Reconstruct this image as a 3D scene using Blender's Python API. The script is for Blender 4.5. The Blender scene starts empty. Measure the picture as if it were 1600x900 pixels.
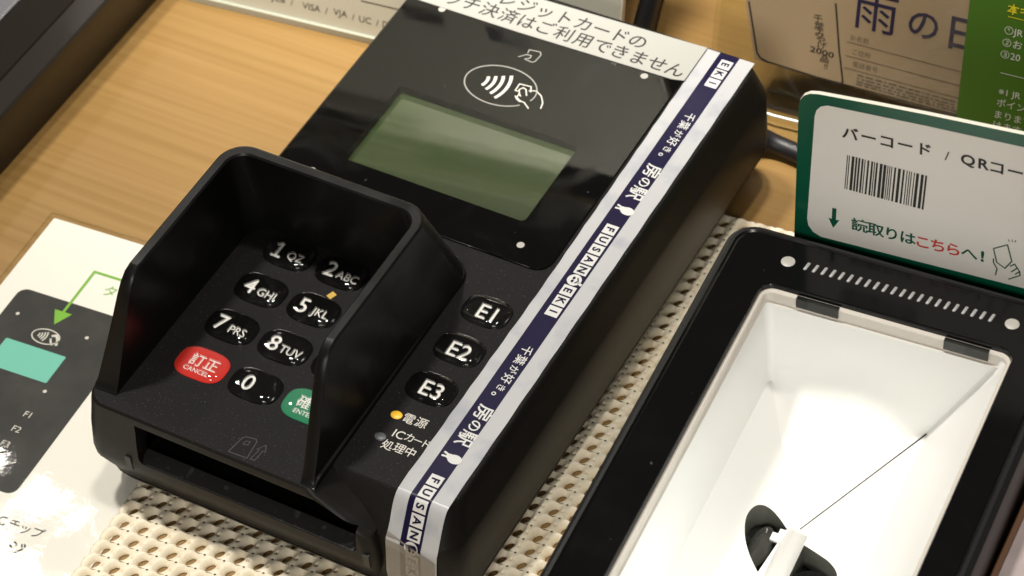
import bpy, bmesh, math, random
from mathutils import Vector, Matrix, Euler
random.seed(7)
S = bpy.context.scene
COL = S.collection
MM = 0.001
R = math.radians

# ------------------------------------------------------------------ camera
CX = (0.8717, 0.3177, -0.3733), (0.4870, -0.6477, 0.5860), (-0.0556, -0.6926, -0.7194)
cd = bpy.data.cameras.new('camera'); cam = bpy.data.objects.new('camera', cd); COL.objects.link(cam)
right = Vector((CX[0][0], CX[1][0], CX[2][0])); down = Vector((CX[0][1], CX[1][1], CX[2][1])); fwd = Vector((CX[0][2], CX[1][2], CX[2][2]))
fwd.normalize(); right = (right - fwd * right.dot(fwd)).normalized(); up = right.cross(fwd).normalized()
M = Matrix((right, up, -fwd)).transposed().to_4x4()
M.translation = Vector((244.242, -302.924, 485.409)) * MM
cam.matrix_world = M
cd.sensor_width = 36; cd.lens = 4242.57 / 1600 * 36
cd.clip_start = 0.02; cd.clip_end = 30
cd.dof.use_dof = True; cd.dof.focus_distance = 0.605; cd.dof.aperture_fstop = 32
S.camera = cam

# ------------------------------------------------------------------ world, lamps, exposure
w = bpy.data.worlds.new("World"); S.world = w; w.use_nodes = True
bg = w.node_tree.nodes['Background']; bg.inputs[0].default_value = (1.0, 0.90, 0.78, 1); bg.inputs[1].default_value = 0.055
def lamp(name, d, dist, power, sx, sy, col, target=(0, 60, 0)):
    l = bpy.data.lights.new(name, 'AREA'); o = bpy.data.objects.new(name, l); COL.objects.link(o)
    v = Vector(d).normalized(); o.location = Vector(target) * MM + v * dist
    o.rotation_euler = v.to_track_quat('Z', 'Y').to_euler()
    l.energy = power; l.shape = 'RECTANGLE'; l.size = sx; l.size_y = sy; l.color = col
    return o
WARM = (1.0, 0.945, 0.85)
lamp('ceiling_or_fill_lamp', (-0.27, 0.06, 1), 1.7, 20.0, 0.13, 0.13, WARM)
lamp('ceiling_or_fill_lamp', (0.08, 0.08, 1), 1.7, 10.0, 0.12, 0.12, WARM)
lamp('ceiling_or_fill_lamp', (-0.495, 0.42, 0.78), 1.7, 2.2, 0.11, 0.11, WARM, (-74, -44, 0))
lamp('ceiling_or_fill_lamp', (0.30, -1.0, 0.62), 1.9, 12.5, 0.5, 0.5, WARM)  # added front fill that lifts the upright faces, not a ceiling fitting
sp = bpy.data.lights.new('sheen_spot', 'SPOT'); so = bpy.data.objects.new('sheen_spot', sp); COL.objects.link(so)  # added spot, brightens the back of the counter in place of varnish sheen
so.location = (-0.10, 0.22, 1.6); so.rotation_euler = (so.location - Vector((-0.070, 0.245, 0))).to_track_quat('Z', 'Y').to_euler()
sp.energy = 175.0; sp.spot_size = R(14); sp.spot_blend = 1.0; sp.shadow_soft_size = 0.06; sp.color = (1.0, 0.95, 0.86)
S.view_settings.view_transform = 'Standard'; S.view_settings.look = 'None'
S.view_settings.exposure = 0.0; S.view_settings.gamma = 1.0

# ------------------------------------------------------------------ materials
def mat(name, col, rough=0.5, spec=0.5, metal=0.0, coat=0.0, noise=None, bump=None, dust=None, emit=None, alpha=1.0, smudge=None):
    m = bpy.data.materials.new(name); m.use_nodes = True
    nt = m.node_tree; b = nt.nodes['Principled BSDF']
    b.inputs['Base Color'].default_value = (*col, 1); b.inputs['Roughness'].default_value = rough
    b.inputs['Specular IOR Level'].default_value = spec; b.inputs['Metallic'].default_value = metal
    b.inputs['Coat Weight'].default_value = coat; b.inputs['Coat Roughness'].default_value = 0.06
    b.inputs['Alpha'].default_value = alpha
    tc = nt.nodes.new('ShaderNodeTexCoord'); out = tc.outputs['Object']
    colsock = None
    if noise:   # (scale, second colour, low, high)
        n = nt.nodes.new('ShaderNodeTexNoise'); n.inputs['Scale'].default_value = noise[0]; n.inputs['Detail'].default_value = 5
        nt.links.new(out, n.inputs['Vector'])
        r = nt.nodes.new('ShaderNodeMapRange'); r.inputs['From Min'].default_value = noise[2]; r.inputs['From Max'].default_value = noise[3]
        nt.links.new(n.outputs['Fac'], r.inputs['Value'])
        x = nt.nodes.new('ShaderNodeMix'); x.data_type = 'RGBA'
        x.inputs[6].default_value = (*col, 1); x.inputs[7].default_value = (*noise[1], 1)
        nt.links.new(r.outputs[0], x.inputs[0]); colsock = x.outputs[2]
    if dust:    # (scale, threshold, colour)
        v = nt.nodes.new('ShaderNodeTexNoise'); v.inputs['Scale'].default_value = dust[0]; v.inputs['Detail'].default_value = 1.5
        nt.links.new(out, v.inputs['Vector'])
        r = nt.nodes.new('ShaderNodeMapRange'); r.inputs['From Min'].default_value = dust[1]; r.inputs['From Max'].default_value = dust[1] + 0.06
        nt.links.new(v.outputs['Fac'], r.inputs['Value'])
        x = nt.nodes.new('ShaderNodeMix'); x.data_type = 'RGBA'; x.inputs[6].default_value = (*col, 1); x.inputs[7].default_value = (*dust[2], 1)
        if colsock: nt.links.new(colsock, x.inputs[6])
        nt.links.new(r.outputs[0], x.inputs[0]); colsock = x.outputs[2]
    if colsock: nt.links.new(colsock, b.inputs['Base Color'])
    if bump:    # (scale, strength, distance in mm)
        n = nt.nodes.new('ShaderNodeTexNoise'); n.inputs['Scale'].default_value = bump[0]; n.inputs['Detail'].default_value = 4
        nt.links.new(out, n.inputs['Vector'])
        bp = nt.nodes.new('ShaderNodeBump'); bp.inputs['Strength'].default_value = bump[1]; bp.inputs['Distance'].default_value = bump[2] * MM
        nt.links.new(n.outputs['Fac'], bp.inputs['Height']); nt.links.new(bp.outputs['Normal'], b.inputs['Normal'])
    if smudge:
        n = nt.nodes.new('ShaderNodeTexNoise'); n.inputs['Scale'].default_value = smudge[0]; n.inputs['Detail'].default_value = 6; n.inputs['Distortion'].default_value = 1.2
        nt.links.new(out, n.inputs['Vector'])
        r = nt.nodes.new('ShaderNodeMapRange'); r.inputs['From Min'].default_value = 0.42; r.inputs['From Max'].default_value = 0.68; r.inputs['To Min'].default_value = rough; r.inputs['To Max'].default_value = smudge[1]
        nt.links.new(n.outputs['Fac'], r.inputs['Value']); nt.links.new(r.outputs[0], b.inputs['Roughness'])
    if emit:
        b.inputs['Emission Color'].default_value = (*emit[0], 1); b.inputs['Emission Strength'].default_value = emit[1]
    if spec == 1.0: b.inputs['IOR'].default_value = 1.75
    return m

def clear_mat(name, tint=(0.93, 0.95, 0.93), rough=0.04, ior=1.45, bump=None):
    m = bpy.data.materials.new(name); m.use_nodes = True; nt = m.node_tree
    nt.nodes.remove(nt.nodes['Principled BSDF'])
    o = nt.nodes['Material Output']; t = nt.nodes.new('ShaderNodeBsdfTransparent'); t.inputs[0].default_value = (*tint, 1)
    g = nt.nodes.new('ShaderNodeBsdfGlossy'); g.inputs['Roughness'].default_value = rough
    f = nt.nodes.new('ShaderNodeFresnel'); f.inputs['IOR'].default_value = ior
    ge = nt.nodes.new('ShaderNodeNewGeometry'); mu = nt.nodes.new('ShaderNodeMath'); mu.operation = 'SUBTRACT'; mu.use_clamp = True
    nt.links.new(f.outputs[0], mu.inputs[0]); nt.links.new(ge.outputs['Backfacing'], mu.inputs[1])
    x = nt.nodes.new('ShaderNodeMixShader'); nt.links.new(mu.outputs[0], x.inputs[0]); nt.links.new(t.outputs[0], x.inputs[1]); nt.links.new(g.outputs[0], x.inputs[2])
    if bump:
        tc = nt.nodes.new('ShaderNodeTexCoord'); n = nt.nodes.new('ShaderNodeTexNoise'); n.inputs['Scale'].default_value = bump[0]; n.inputs['Detail'].default_value = 3
        nt.links.new(tc.outputs['Object'], n.inputs['Vector'])
        bp = nt.nodes.new('ShaderNodeBump'); bp.inputs['Strength'].default_value = bump[1]; bp.inputs['Distance'].default_value = bump[2] * MM
        nt.links.new(n.outputs['Fac'], bp.inputs['Height']); nt.links.new(bp.outputs['Normal'], g.inputs['Normal']); nt.links.new(bp.outputs['Normal'], f.inputs['Normal'])
    nt.links.new(x.outputs[0], o.inputs['Surface'])
    return m

def wood_mat():
    m = bpy.data.materials.new('pale_wood'); m.use_nodes = True; nt = m.node_tree; b = nt.nodes['Principled BSDF']
    tc = nt.nodes.new('ShaderNodeTexCoord')
    mp = nt.nodes.new('ShaderNodeMapping'); mp.inputs['Rotation'].default_value = (0, 0, R(8)); mp.inputs['Scale'].default_value = (6, 430, 1)
    nt.links.new(tc.outputs['Object'], mp.inputs['Vector'])
    n1 = nt.nodes.new('ShaderNodeTexNoise'); n1.inputs['Scale'].default_value = 1.0; n1.inputs['Detail'].default_value = 6; n1.inputs['Distortion'].default_value = 0.4
    nt.links.new(mp.outputs[0], n1.inputs['Vector'])
    mp2 = nt.nodes.new('ShaderNodeMapping'); mp2.inputs['Rotation'].default_value = (0, 0, R(8)); mp2.inputs['Scale'].default_value = (3.5, 26, 1)
    nt.links.new(tc.outputs['Object'], mp2.inputs['Vector'])
    n2 = nt.nodes.new('ShaderNodeTexNoise'); n2.inputs['Scale'].default_value = 1.0; n2.inputs['Detail'].default_value = 3
    nt.links.new(mp2.outputs[0], n2.inputs['Vector'])
    r1 = nt.nodes.new('ShaderNodeValToRGB')
    r1.color_ramp.elements[0].position = 0.28; r1.color_ramp.elements[0].color = (0.235, 0.132, 0.036, 1)
    r1.color_ramp.elements[1].position = 0.66; r1.color_ramp.elements[1].color = (0.305, 0.182, 0.060, 1)
    nt.links.new(n1.outputs['Fac'], r1.inputs[0])
    r2 = nt.nodes.new('ShaderNodeMapRange'); r2.inputs['From Min'].default_value = 0.35; r2.inputs['From Max'].default_value = 0.65; r2.inputs['To Min'].default_value = 0.0; r2.inputs['To Max'].default_value = 0.38
    nt.links.new(n2.outputs['Fac'], r2.inputs['Value'])
    x = nt.nodes.new('ShaderNodeMix'); x.data_type = 'RGBA'; x.inputs[7].default_value = (0.235, 0.128, 0.034, 1)
    nt.links.new(r1.outputs[0], x.inputs[6]); nt.links.new(r2.outputs[0], x.inputs[0]); nt.links.new(x.outputs[2], b.inputs['Base Color'])
    b.inputs['Roughness'].default_value = 0.42; b.inputs['Specular IOR Level'].default_value = 0.4
    bp = nt.nodes.new('ShaderNodeBump'); bp.inputs['Strength'].default_value = 0.12; bp.inputs['Distance'].default_value = 0.0002
    nt.links.new(n1.outputs['Fac'], bp.inputs['Height']); nt.links.new(bp.outputs['Normal'], b.inputs['Normal'])
    return m

W_ = wood_mat()
M_body = mat('black_plastic', (0.008, 0.0072, 0.0065), 0.45, 0.22, bump=(2600, 0.25, 0.05), dust=(2300, 0.73, (0.08, 0.078, 0.075)))
M_deck = mat('speckled_plastic', (0.0105, 0.0100, 0.0105), 0.6, 0.10, bump=(3000, 0.35, 0.06), dust=(2600, 0.67, (0.07, 0.07, 0.07)))
M_shield = mat('satin_black_plastic', (0.006, 0.006, 0.006), 0.30, 0.28, bump=(2200, 0.12, 0.04), smudge=(38, 0.55), dust=(900, 0.77, (0.05, 0.05, 0.048)))
M_glossk = mat('gloss_black', (0.004, 0.004, 0.004), 0.05, 0.5, dust=(1500, 0.745, (0.12, 0.12, 0.11)))
M_panel = mat('black_glass', (0.0018, 0.0018, 0.0018), 0.03, 0.75, smudge=(55, 0.16), dust=(480, 0.765, (0.10, 0.10, 0.095)))
M_lcd = mat('green_lcd', (0.050, 0.072, 0.030), 0.05, 1.0, noise=(45, (0.062, 0.078, 0.045), 0.35, 0.65))
M_white = mat('white_ink', (0.62, 0.60, 0.56), 0.5)
M_grey = mat('grey_ink', (0.33, 0.32, 0.30), 0.5)
def dome_mat():     # clear cast resin over the printed key: mostly straight through, a little refracted, glossy skin
    m = clear_mat('clear_resin', (1, 1, 1), 0.03, 1.5); nt = m.node_tree
    x = [n for n in nt.nodes if n.type == 'MIX_SHADER'][0]; g = nt.nodes.new('ShaderNodeBsdfGlass'); g.inputs['Roughness'].default_value = 0.0; g.inputs['IOR'].default_value = 1.48
    y = nt.nodes.new('ShaderNodeMixShader'); y.inputs[0].default_value = 0.2
    nt.links.new(x.outputs[0], y.inputs[1]); nt.links.new(g.outputs[0], y.inputs[2]); nt.links.new(y.outputs[0], nt.nodes['Material Output'].inputs['Surface'])
    return m
M_dome = dome_mat(); M_legend = mat('legend_white', (0.80, 0.79, 0.76), 0.5)
M_dot = mat('pale_dot', (0.40, 0.39, 0.36), 0.35)
M_red = mat('red_key', (0.52, 0.016, 0.008), 0.4, 0.3)
M_green = mat('green_key', (0.0, 0.17, 0.072), 0.4, 0.3)
M_yel = mat('yellow_ink', (0.55, 0.36, 0.06), 0.5)
M_yled = mat('amber_lamp', (0.75, 0.42, 0.03), 0.35, emit=((1.0, 0.55, 0.05), 0.35))
M_off = mat('grey_lamp', (0.11, 0.12, 0.135), 0.4)
M_label = mat('label_paper', (0.36, 0.36, 0.335), 0.6)
M_ink = mat('black_ink', (0.012, 0.011, 0.010), 0.6)
M_silver = mat('silver_tape', (0.45, 0.455, 0.475), 0.30, 0.35, noise=(110, (0.33, 0.345, 0.40), 0.50, 0.74), bump=(210, 0.22, 0.12))
M_navy = mat('navy_tape', (0.0085, 0.006, 0.033), 0.34, 0.2, bump=(240, 0.2, 0.12))
M_tapew = mat('tape_white_print', (0.62, 0.62, 0.62), 0.3)
M_tapeend = mat('tape_end_film', (0.30, 0.27, 0.22), 0.35, alpha=0.62)
M_rubber = mat('rubber', (0.012, 0.012, 0.012), 0.8)
M_mat = mat('cream_rubber', (0.85, 0.77, 0.61), 0.5, 0.35, noise=(60, (0.74, 0.62, 0.42), 0.50, 0.8), bump=(900, 0.3, 0.15))
M_paper = mat('white_paper', (0.80, 0.785, 0.74), 0.7)
M_pblk = mat('printed_black', (0.012, 0.012, 0.012), 0.6, noise=(120, (0.026, 0.025, 0.024), 0.4, 0.7))
M_teal = mat('printed_teal', (0.15, 0.50, 0.41), 0.6)
M_pgreen = mat('printed_green', (0.17, 0.42, 0.035), 0.6)
M_film = clear_mat('laminate_film', (0.97, 0.97, 0.95), 0.055, 1.5, bump=(420, 0.40, 0.05))
M_acr = clear_mat('clear_acrylic', (0.95, 0.955, 0.935), 0.03, 1.49)
M_window = clear_mat('clear_window', (0.92, 0.93, 0.91), 0.035, 1.55)
M_acredge = mat('acrylic_lit_edge', (0.60, 0.62, 0.56), 0.25)  # pale tone holds the light that acrylic edges catch
M_frame = mat('reader_gloss_black', (0.0035, 0.0035, 0.0038), 0.13, 0.3, bump=(60, 0.05, 0.2), smudge=(45, 0.19), dust=(520, 0.765, (0.06, 0.06, 0.055)))
M_framem = mat('reader_satin_black', (0.012, 0.012, 0.013), 0.38, 0.35)
M_liner = mat('liner_shade', (0.60, 0.56, 0.51), 0.4)  # greyer than the well: the lip's weaker light is put into this colour
M_well = mat('reader_white', (0.78, 0.78, 0.765), 0.35, 0.4)
M_lens = mat('lens_black', (0.010, 0.011, 0.010), 0.08, 0.5)
M_lensg = mat('lens_grey', (0.05, 0.05, 0.045), 0.12)
M_lwall = mat('recess_grey', (0.11, 0.11, 0.095), 0.35)
M_vent = mat('vent_grey', (0.34, 0.34, 0.34), 0.3)
M_cgreen = mat('card_green', (0.0, 0.085, 0.045), 0.32, 0.5)
M_cwhite = mat('card_white', (0.83, 0.805, 0.765), 0.5)
M_cedge = mat('card_edge', (0.75, 0.72, 0.62), 0.7)
M_cred = mat('card_red', (0.62, 0.05, 0.035), 0.5)
M_bead = mat('polished_bead', (0.7, 0.7, 0.68), 0.18, 0.6, metal=0.9)
M_flyer = mat('flyer_paper', (0.58, 0.42, 0.28), 0.6)
M_purple = mat('flyer_purple', (0.030, 0.020, 0.085), 0.6)
M_fink = mat('flyer_ink', (0.05, 0.04, 0.035), 0.6)
M_leaf = mat('leaflet_green', (0.065, 0.175, 0.012), 0.45)
M_leafw = mat('leaflet_white', (0.72, 0.76, 0.66), 0.5)
M_leafy = mat('leaflet_yellow', (0.85, 0.72, 0.02), 0.5)
M_plate = mat('plate_paper', (0.80, 0.765, 0.69), 0.45)
M_cable = mat('cable_black', (0.010, 0.010, 0.012), 0.45)
M_tray = mat('tray_black', (0.014, 0.011, 0.009), 0.30, 0.3, bump=(500, 0.15, 0.1))
M_pane = mat('pale_pane', (0.55, 0.60, 0.56), 0.08)
M_rim = mat('silver_rim', (0.30, 0.30, 0.33), 0.25, metal=0.6)
M_pad = mat('pad_grey', (0.36, 0.32, 0.30), 0.5, noise=(70, (0.44, 0.36, 0.37), 0.45, 0.6))
M_copper = mat('brown_rim', (0.17, 0.085, 0.045), 0.35)

# ------------------------------------------------------------------ mesh helpers (millimetres)
class MB:
    def __init__(self): self.v = []; self.f = []; self.m = []
    def add(self, vs, fs, mi=0):
        n = len(self.v); self.v += [tuple(p) for p in vs]
        for f in fs: self.f.append([i + n for i in f]); self.m.append(mi)
    def loft(self, loops, mi=0, cap0=True, cap1=True, closed=True):
        n = len(loops[0]); vs = [p for l in loops for p in l]; fs = []
        for k in range(len(loops) - 1):
            for i in range(n if closed else n - 1):
                j = (i + 1) % n
                fs.append((k * n + i, k * n + j, (k + 1) * n + j, (k + 1) * n + i))
        if cap0: fs.append(list(range(n))[::-1])
        if cap1: fs.append([(len(loops) - 1) * n + i for i in range(n)])
        self.add(vs, fs, mi)
    def box(self, a, b, mi=0):
        x0, y0, z0 = a; x1, y1, z1 = b
        l = [(x0, y0), (x1, y0), (x1, y1), (x0, y1)]
        self.loft([[(x, y, z0) for x, y in l], [(x, y, z1) for x, y in l]], mi)
    def flat(self, loop, place, mi=0):
        self.add([place(x, y) for x, y in loop], [list(range(len(loop)))], mi)
    def prism(self, loop, z0, z1, bev=0.0, mi=0):
        if bev:
            self.loft([[(x, y, z0) for x, y in loop], [(x, y, z1 - bev) for x, y in loop],
                       [(x, y, z1 - bev * .3) for x, y in inset(loop, bev * .3)], [(x, y, z1) for x, y in inset(loop, bev)]], mi)
        else:
            self.loft([[(x, y, z0) for x, y in loop], [(x, y, z1) for x, y in loop]], mi)
    def stroke(self, pts, wd, place, mi=0, closed=False):
        n = len(pts); L = []; Rr = []
        for i in range(n):
            if closed: a, b = pts[i - 1], pts[(i + 1) % n]
            else: a, b = pts[max(i - 1, 0)], pts[min(i + 1, n - 1)]
            p = pts[i]
            d1 = Vector((p[0] - a[0], p[1] - a[1])); d2 = Vector((b[0] - p[0], b[1] - p[1]))
            if d1.length < 1e-9: d1 = d2
            if d2.length < 1e-9: d2 = d1
            d1.normalize(); d2.normalize(); t = (d1 + d2)
            t = t.normalized() if t.length > 1e-6 else d1
            nrm = Vector((-t.y, t.x)); k = min(1.8, 1 / max(0.3, nrm.dot(Vector((-d1.y, d1.x))))) * wd / 2
            L.append((p[0] + nrm.x * k, p[1] + nrm.y * k)); Rr.append((p[0] - nrm.x * k, p[1] - nrm.y * k))
        vs = [place(x, y) for x, y in L] + [place(x, y) for x, y in Rr]
        fs = [(i, n + i, n + (i + 1) % n, (i + 1) % n) for i in range(n if closed else n - 1)]
        self.add(vs, fs, mi)
    def disc(self, x, y, rx, ry, place, mi=0, n=20):
        self.flat([(x + rx * math.cos(2 * math.pi * i / n), y + ry * math.sin(2 * math.pi * i / n)) for i in range(n)], place, mi)
    def tube(self, pts, r, mi=0, n=12):
        loops = []
        for i, p in enumerate(pts):
            a = Vector(pts[max(i - 1, 0)]); b = Vector(pts[min(i + 1, len(pts) - 1)]); t = (b - a).normalized()
            s = t.cross(Vector((0, 0, 1)));
            if s.length < 1e-4: s = Vector((1, 0, 0))
            s.normalize(); u = s.cross(t)
            loops.append([tuple(Vector(p) + s * r * math.cos(2 * math.pi * k / n) + u * r * math.sin(2 * math.pi * k / n)) for k in range(n)])
        self.loft(loops, mi)
    def build(self, name, mats, parent=None, smooth=35, weld=False, recalc=True):
        me = bpy.data.meshes.new(name)
        me.from_pydata([(x * MM, y * MM, z * MM) for x, y, z in self.v], [], self.f)
        for m in (mats if isinstance(mats, (list, tuple)) else [mats]): me.materials.append(m)
        me.polygons.foreach_set('material_index', self.m)
        if weld or recalc:
            bm = bmesh.new(); bm.from_mesh(me)
            if weld: bmesh.ops.remove_doubles(bm, verts=bm.verts, dist=2e-6)
            if recalc: bmesh.ops.recalc_face_normals(bm, faces=bm.faces)
            bm.to_mesh(me); bm.free()
        if smooth:
            me.polygons.foreach_set('use_smooth', [True] * len(me.polygons)); me.set_sharp_from_angle(angle=R(smooth))
            for p in me.polygons:
                if len(p.vertices) > 8 or abs(p.normal.z) > 0.9995: p.use_smooth = False
        me.update()
        o = bpy.data.objects.new(name, me); COL.objects.link(o)
        if parent: o.parent = parent
        return o

def inset(loop, d):
    n = len(loop); out = []
    for i in range(n):
        p, a, b = Vector(loop[i]), Vector(loop[i - 1]), Vector(loop[(i + 1) % n])
        d1 = (p - a); d2 = (b - p)
        if d1.length < 1e-9: d1 = d2
        if d2.length < 1e-9: d2 = d1
        d1.normalize(); d2.normalize(); t = (d1 + d2).normalized(); nrm = Vector((-t.y, t.x))
        out.append(tuple(p + nrm * d / max(0.4, nrm.dot(Vector((-d1.y, d1.x))))))
    return out

def rr(x0, x1, y0, y1, r, n=6):
    r = r if isinstance(r, (tuple, list)) else (r,) * 4     # bl, br, tr, tl
    out = []
    for (cx, cy, a0), q in zip(((x0, y0, 180), (x1, y0, 270), (x1, y1, 0), (x0, y1, 90)), r):
        ccx = cx + (q if cx == x0 else -q); ccy = cy + (q if cy == y0 else -q)
        for k in range(n + 1):
            a = R(a0 + 90 * k / n); out.append((ccx + q * math.cos(a), ccy + q * math.sin(a)))
    return out

def lift(z): return lambda x, y: (x, y, z)
_tc = bpy.data.curves.new('glyphs', 'FONT'); _to = bpy.data.objects.new('glyphs', _tc); COL.objects.link(_to); _tc.resolution_u = 3
_cache = {}
def glyph(s, bold):
    k = (s, bold)
    if k not in _cache:
        _tc.body = s; _tc.offset = bold
        bpy.context.view_layer.update()
        e = _to.evaluated_get(bpy.context.evaluated_depsgraph_get()); me = e.to_mesh()
        _cache[k] = ([(v.co.x, v.co.y) for v in me.vertices], [list(p.vertices) for p in me.polygons]); e.to_mesh_clear()
    return _cache[k]
def text(mb, s, x, y, size, place, mi=0, ang=0.0, bold=0.0, how='em', cw=1.0, maxlen=None):
    """how: 'em' centres the em box of one full-width character, 'c' the bounding box, 'l' starts at x, vertically centred on cap height"""
    vs, fs = glyph(s, bold)
    if not vs: return
    xs = [p[0] for p in vs]; ys = [p[1] for p in vs]
    if how == 'em': cx, cy = 0.5, 0.38
    elif how == 'c': cx, cy = (min(xs) + max(xs)) / 2, (min(ys) + max(ys)) / 2
    else: cx, cy = min(xs), 0.36
    ca, sa = math.cos(ang), math.sin(ang); out = []
    for px, py in vs:
        a, b = (px - cx) * size * cw, (py - cy) * size
        out.append(place(x + a * ca - b * sa, y + a * sa + b * ca))
    mb.add(out, fs, mi)

def empty(name, loc=(0, 0, 0), rot=(0, 0, 0)):
    o = bpy.data.objects.new(name, None); o.empty_display_size = 0.02; COL.objects.link(o)
    o.location = Vector(loc) * MM; o.rotation_euler = rot
    return o
def tag(o, label=None, cat=None, group=None, kind=None):
    if label: o['label'] = label
    if cat: o['category'] = cat
    if group: o['group'] = group
    if kind: o['kind'] = kind
    return o
def boolean(o, cutter):
    md = o.modifiers.new('cut', 'BOOLEAN'); md.operation = 'DIFFERENCE'; md.object = cutter; md.solver = 'EXACT'
    bpy.context.view_layer.update()
    me = bpy.data.meshes.new_from_object(o.evaluated_get(bpy.context.evaluated_depsgraph_get()))
    o.modifiers.clear(); old = o.data; o.data = me; bpy.data.meshes.remove(old)

# ------------------------------------------------------------------ counter
mb = MB(); mb.prism(rr(-900, 900, -650, 900, 4), -30, 0, 1.0)
tag(mb.build('counter', W_), kind='structure')

# ------------------------------------------------------------------ card terminal
SL = R(2.5); W0 = 30.0
term = empty('card_terminal', (0, W0 * math.sin(SL), 33 - W0 * math.cos(SL)), (SL, 0, 0))
tag(term, 'black card payment terminal with number keys, privacy shield and silver and navy tape', 'card terminal')
def ring(wz, u0, u1, v0, v1, r): return [(x, y, W0 + wz) for x, y in rr(u0, u1, v0, v1, r)]
main = MB(); main.loft([
    ring(-29.6, -60.5, 31.0, -3.5, 154.5, 6), ring(-28.6, -62.0, 32.6, -5.0, 156.2, 7), ring(-26.4, -62.9, 33.4, -6.0, 157.0, 7.5),
    ring(-26.2, -62.5, 33.0, -5.6, 156.6, 7.2), ring(-25.7, -62.5, 33.0, -5.6, 156.6, 7.2), ring(-25.5, -63.0, 33.6, -6.2, 157.2, 7.5),
    ring(-20, -63.2, 33.7, -6.4, 157.3, 7.5), ring(-9.4, -63.2, 33.5, -4.8, 157.2, 7.5), ring(-8.6, -63.1, 33.1, -4.2, 157.0, 7),
    ring(-3.5, -62.5, 31.6, -0.9, 155.6, 6.5), ring(-1.3, -62.2, 30.8, 0.8, 154.8, 6), ring(-0.5, -61.9, 30.4, 1.4, 154.3, 6), ring(-0.12, -61.5, 30.0, 1.8, 153.9, 6), ring(0, -61.0, 29.5, 2.2, 153.4, 6)])
nose = MB()
def nring(wz, u0, u1, v0, r=5.0): return [(x, y, W0 + wz) for x, y in rr(u0, u1, v0, 9, (r, 2.5, .5, .5))]
nose.loft([nring(-29.0, -59.5, 13, -2.5), nring(-27.6, -61.2, 14.5, -4.8), nring(-17.5, -62.6, 15.3, -9.2), nring(-15.5, -62.7, 15.3, -9.3),
           nring(-8.5, -62.3, 14.0, -8.4), nring(-5.0, -61.9, 9.0, -7.7), nring(-1.6, -61.4, 1.6, -7.3), nring(-0.5, -61.2, 0.6, -7.1), nring(0.02, -60.7, 0.1, -6.6)])
slot = MB(); slot.loft([[(-47.3, y, W0 + a), (0.5, y, W0 + b), (10.9, y, W0 + c), (10.9, y, W0 + d), (9.6, y, W0 - 13.8), (-46.3, y, W0 - 13.8), (-47.3, y, W0 - 12.8)]
                       for y, a, b, c, d in ((-30, -2.0, -2.2, -6.5, -12.6), (34, -2.6, -2.8, -6.5, -12.6))])
cut = slot.build('cutter', M_body, smooth=0)
b1 = main.build('body', [M_body, M_deck], smooth=0); boolean(b1, cut)
lc = MB(); lc.box((-48, 81, W0 - 4), (5, 111, W0 + 3)); lcut = lc.build('cutter', M_body, smooth=0); boolean(b1, lcut)
b2 = nose.build('nose', [M_body, M_deck], smooth=0); boolean(b2, cut)
bm = bmesh.new(); bm.from_mesh(b1.data); bm.from_mesh(b2.data); bm.to_mesh(b1.data); bm.free()
for o in (b2, cut, lcut): bpy.data.objects.remove(o)
for p in b1.data.polygons:
    p.material_index = 1 if (p.normal.z > 0.9 and p.center.z > (W0 - 0.4) * MM) else 0
    p.use_smooth = p.normal.z < 0.999 and len(p.vertices) <= 8
b1.data.set_sharp_from_angle(angle=R(28)); b1.parent = term
shelf = MB(); shelf.loft([[(x, -8.9, W0 - 15.4), (x, -8.9, W0 - 13.7), (x, -5.4, W0 - 12.5), (x, -4.9, W0 - 13.75), (x, -4.9, W0 - 15)] for x in (-47.0, 10.6)])
M_shelf = mat('scuffed_gloss_black', (0.020, 0.020, 0.021), 0.30, 0.7, bump=(900, 0.3, 0.12), dust=(420, 0.60, (0.05, 0.05, 0.055)))
shelf.build('slot_shelf', M_shelf, term, 30)
for x in (-51.0, 12.6):
    mb = MB(); mb.box((x, -9.42, W0 - 17.0), (x + 1.6, -7.6, W0 - 13.0)); mb.build('slot_guide_mark', M_framem, term, 0)
for x in (-52, 22):
    mb = MB(); mb.loft([[(x + 5 * math.cos(a), 140 + 5 * math.sin(a), z) for a in [k * math.pi / 8 for k in range(16)]] for z in (-8.9, 1.2)]); mb.build('rubber_foot', M_rubber, term)
for x in (-52, 22):
    mb = MB(); mb.loft([[(x + 4 * math.cos(a), 8 + 4 * math.sin(a), z) for a in [k * math.pi / 8 for k in range(16)]] for z in (-1.3, 1.2)]); mb.build('rubber_foot', M_rubber, term)

# display panel
PZ = W0 + 0.55
po = rr(-61.0, 16.0, 70.3, 153.0, (3.5, 4.2, 4, 4)); wo = rr(-46.6, 3.7, 82.4, 109.8, (1.0, 1.4, 1, 1))
mb = MB()
mb.loft([[(x, y, W0 - 0.5) for x, y in po], [(x, y, PZ - .12) for x, y in po], [(x, y, PZ) for x, y in inset(po, .12)]], 0, False, False)
n = len(po); mb.add([(x, y, PZ) for x, y in inset(po, .12)] + [(x, y, PZ) for x, y in wo], [(i, (i + 1) % n, n + (i + 1) % n, n + i) for i in range(n)])
panel = mb.build('display_panel', M_panel, term, 20)
mb = MB(); mb.loft([[(x, y, PZ - .05) for x, y in wo], [(x, y, PZ - 2.3) for x, y in inset(wo, -.05)]], 0, False, False); mb.build('window_wall', M_ink, panel, 0)
mb = MB(); mb.flat(inset(wo, -.06), lift(PZ - 2.25)); mb.build('lcd_screen', M_lcd, panel, 0)
mb = MB(); mb.flat(wo, lift(PZ - 0.01)); mb.build('clear_window', M_window, panel, 0, recalc=False)
mb = MB(); P1 = lift(PZ + 0.02)
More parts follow.
